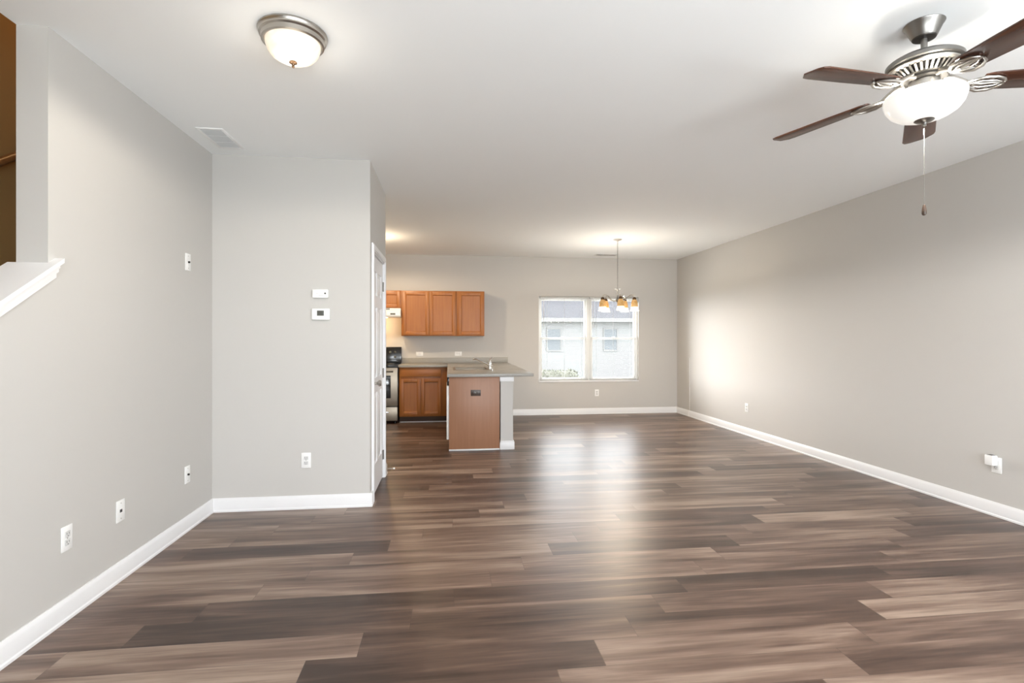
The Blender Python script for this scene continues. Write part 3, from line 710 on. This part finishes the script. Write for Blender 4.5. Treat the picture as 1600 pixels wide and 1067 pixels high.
# range
rg = thing('kitchen_range', 'stainless and black electric range half hidden by the closet door', 'range', (-1.548, YB, 0))
rw = .76
MB().box(.0, rw, -.62, -.003, .04, .895, .003).build('body', M['black'], rg)
MB().box(.0, rw, -.655, -.003, .896, .915, .004).build('cooktop', M['blackglass'], rg)
bgd = MB().prism([(-.003, .915), (-.085, .915), (-.060, 1.185), (-.003, 1.185)], 'X', 0, rw, .004).build('backguard', M['black'], rg)
for x in (.10, .18, .58, .66):
    for z in (1.02, 1.10):
        if x in (.10, .58) and z == 1.02: continue
        yy = -.085 + .025 * (z - .915) / .27
        MB().lathe([(0, 0), (.021, 0), (.020, .016), (.010, .020), (0, .020)], seg=16).xf(Matrix.Translation((x, yy - .001, z)) @ Matrix.Rotation(PI / 2, 4, 'X')).build('knob', M['lcd'], bgd)
MB().box(.28, .48, -.0795, -.0705, 1.03, 1.10).build('display', M['blackglass'], bgd)
od = MB().box(.006, rw - .006, -.665, -.622, .275, .872, .006).build('oven_door', M['steel'], rg)
MB().box(.11, rw - .11, -.668, -.6655, .40, .752, .001).build('oven_window', M['blackglass'], od)
MB().tube([(.07, -.700, .815), (rw - .07, -.700, .815)], .011, 10).box(.075, .095, -.700, -.664, .807, .823).box(rw - .095, rw - .075, -.700, -.664, .807, .823).build('handle', M['dark_metal'], od)
dwr = MB().box(.006, rw - .006, -.660, -.622, .045, .262, .006).build('drawer', M['steel'], rg)
MB().box(.14, rw - .14, -.678, -.6605, .170, .190, .004).build('handle', M['chrome'], dwr)
for x in (.18, .58):
    for y in (-.48, -.20): MB().lathe([(.09, .0), (.092, .0012), (.078, .0012), (.076, 0)], (x, y, .9152), 32).build('burner', M['lcd'], rg)
for x in (.05, .71):
    for y in (-.58, -.06): MB().tube([(x, y, .001), (x, y, .045)], .018, 10).build('foot', M['black'], rg)
# hood
hd = thing('range_hood', 'white range hood with lit lamp under the short wall cabinet', 'range hood', (-1.528, YB, 1.65))
hw = .758
MB().prism([(-.002, .163), (-.40, .163), (-.455, .10), (-.455, .045), (-.44, .02), (-.002, .02)], 'X', .002, hw, .003).build('body', M['appl'], hd)
MB().box(.10, hw - .22, -.4575, -.4555, .112 - .06, .124 - .06, 0).build('vent', M['slot'], hd) if False else MB().prism([(-.408, .152), (-.4205, .138), (-.4225, .140), (-.410, .154)], 'X', .12, hw - .17).build('vent', M['slot'], hd)
MB().box(.22, hw - .22, -.38, -.22, .010, .0195, .003).build('lamp_lens', M['hoodlamp'], hd)
MB().box(.60, .68, -.457, -.4555, .055, .080).build('switch', M['lcd'], hd)
lp = point('range_hood_glow', (hw / 2, -.30, -.03), HOOD_W, (1, .62, .27), .05, hd)

# ------------------------------------------------------------------ outdoors beyond the far window
HY = 24.0
lw = MB().box(-40, 50, YB + .12, 70, -.9, -.7); lw.box(-40, 50, -30, REAR - .12, -.4, -.2)
struct(lw.build('ground', M['lawn']), 'pale lawn outside the house', 'lawn')
struct(MB().box(-6, 14, YB + .12, 17, -.7, -.66).build('ground_reflector', M['reflector']), 'pale slab added outside the far window to bounce daylight in', 'reflector')  # unseen slab added to bounce daylight onto the far ceiling
hs = thing('neighbor_house', 'pale sided house with grey roof seen through the far window', 'house', (5.8, HY, -.7))
MB().box(-4.6, 6.2, .0, 6, 0, 2.88).build('wall', M['siding'], hs)
MB().prism([(-.45, 2.84), (3, 4.62), (6.45, 2.84), (6.45, 2.98), (3, 4.80), (-.45, 2.98)], 'X', -4.9, 6.5).build('roof', M['roof'], hs)
MB().box(-4.9, 6.5, -.48, -.452, 2.80, 2.97).box(-4.9, 6.5, -.45, -.001, 2.78, 2.80).build('fascia', M['housetrim'], hs)
for x in (-.93, 1.80):
    wf = MB().frame(x - .36, x + .36, 1.42, 2.52, -.05, -.001, .06).build('window', M['housetrim'], hs)
    MB().box(x - .30, x + .30, -.03, -.002, 1.48, 2.46).box(x - .30, x + .30, -.04, -.03, 1.95, 1.99).build('pane', M['pane'], wf)
hg = MB()
for k in range(2600):
    p = Vector((random.uniform(2.75, 4.35), random.gauss(17.5, .22), random.uniform(-.7, .24)))
    a = random.uniform(0, PI); b_ = random.uniform(-.9, .9); s_ = random.uniform(.03, .06)
    Mx = Matrix.Translation(p) @ Matrix.Rotation(a, 4, 'Z') @ Matrix.Rotation(b_, 4, 'X')
    hg.bm.faces.new([hg.bm.verts.new(Mx @ Vector(v)) for v in ((-s_, 0, -s_ * .5), (0, 0, -s_), (s_, 0, 0), (0, 0, s_))])
hd2 = thing('hedge', 'low clipped hedge outside the far window', 'hedge', (0, 0, 0))
hg.build('foliage', M['leaf'], hd2, smooth=False)
MB().box(2.85, 4.25, 17.3, 17.7, -.7, .20, .06, 3).build('core', M['leaf'], hd2)

# warm lamp at the head of the stairs
point('stair_glow', (-2.35, 4.6, 4.5), STAIR_W, (1.0, .62, .28), .1)
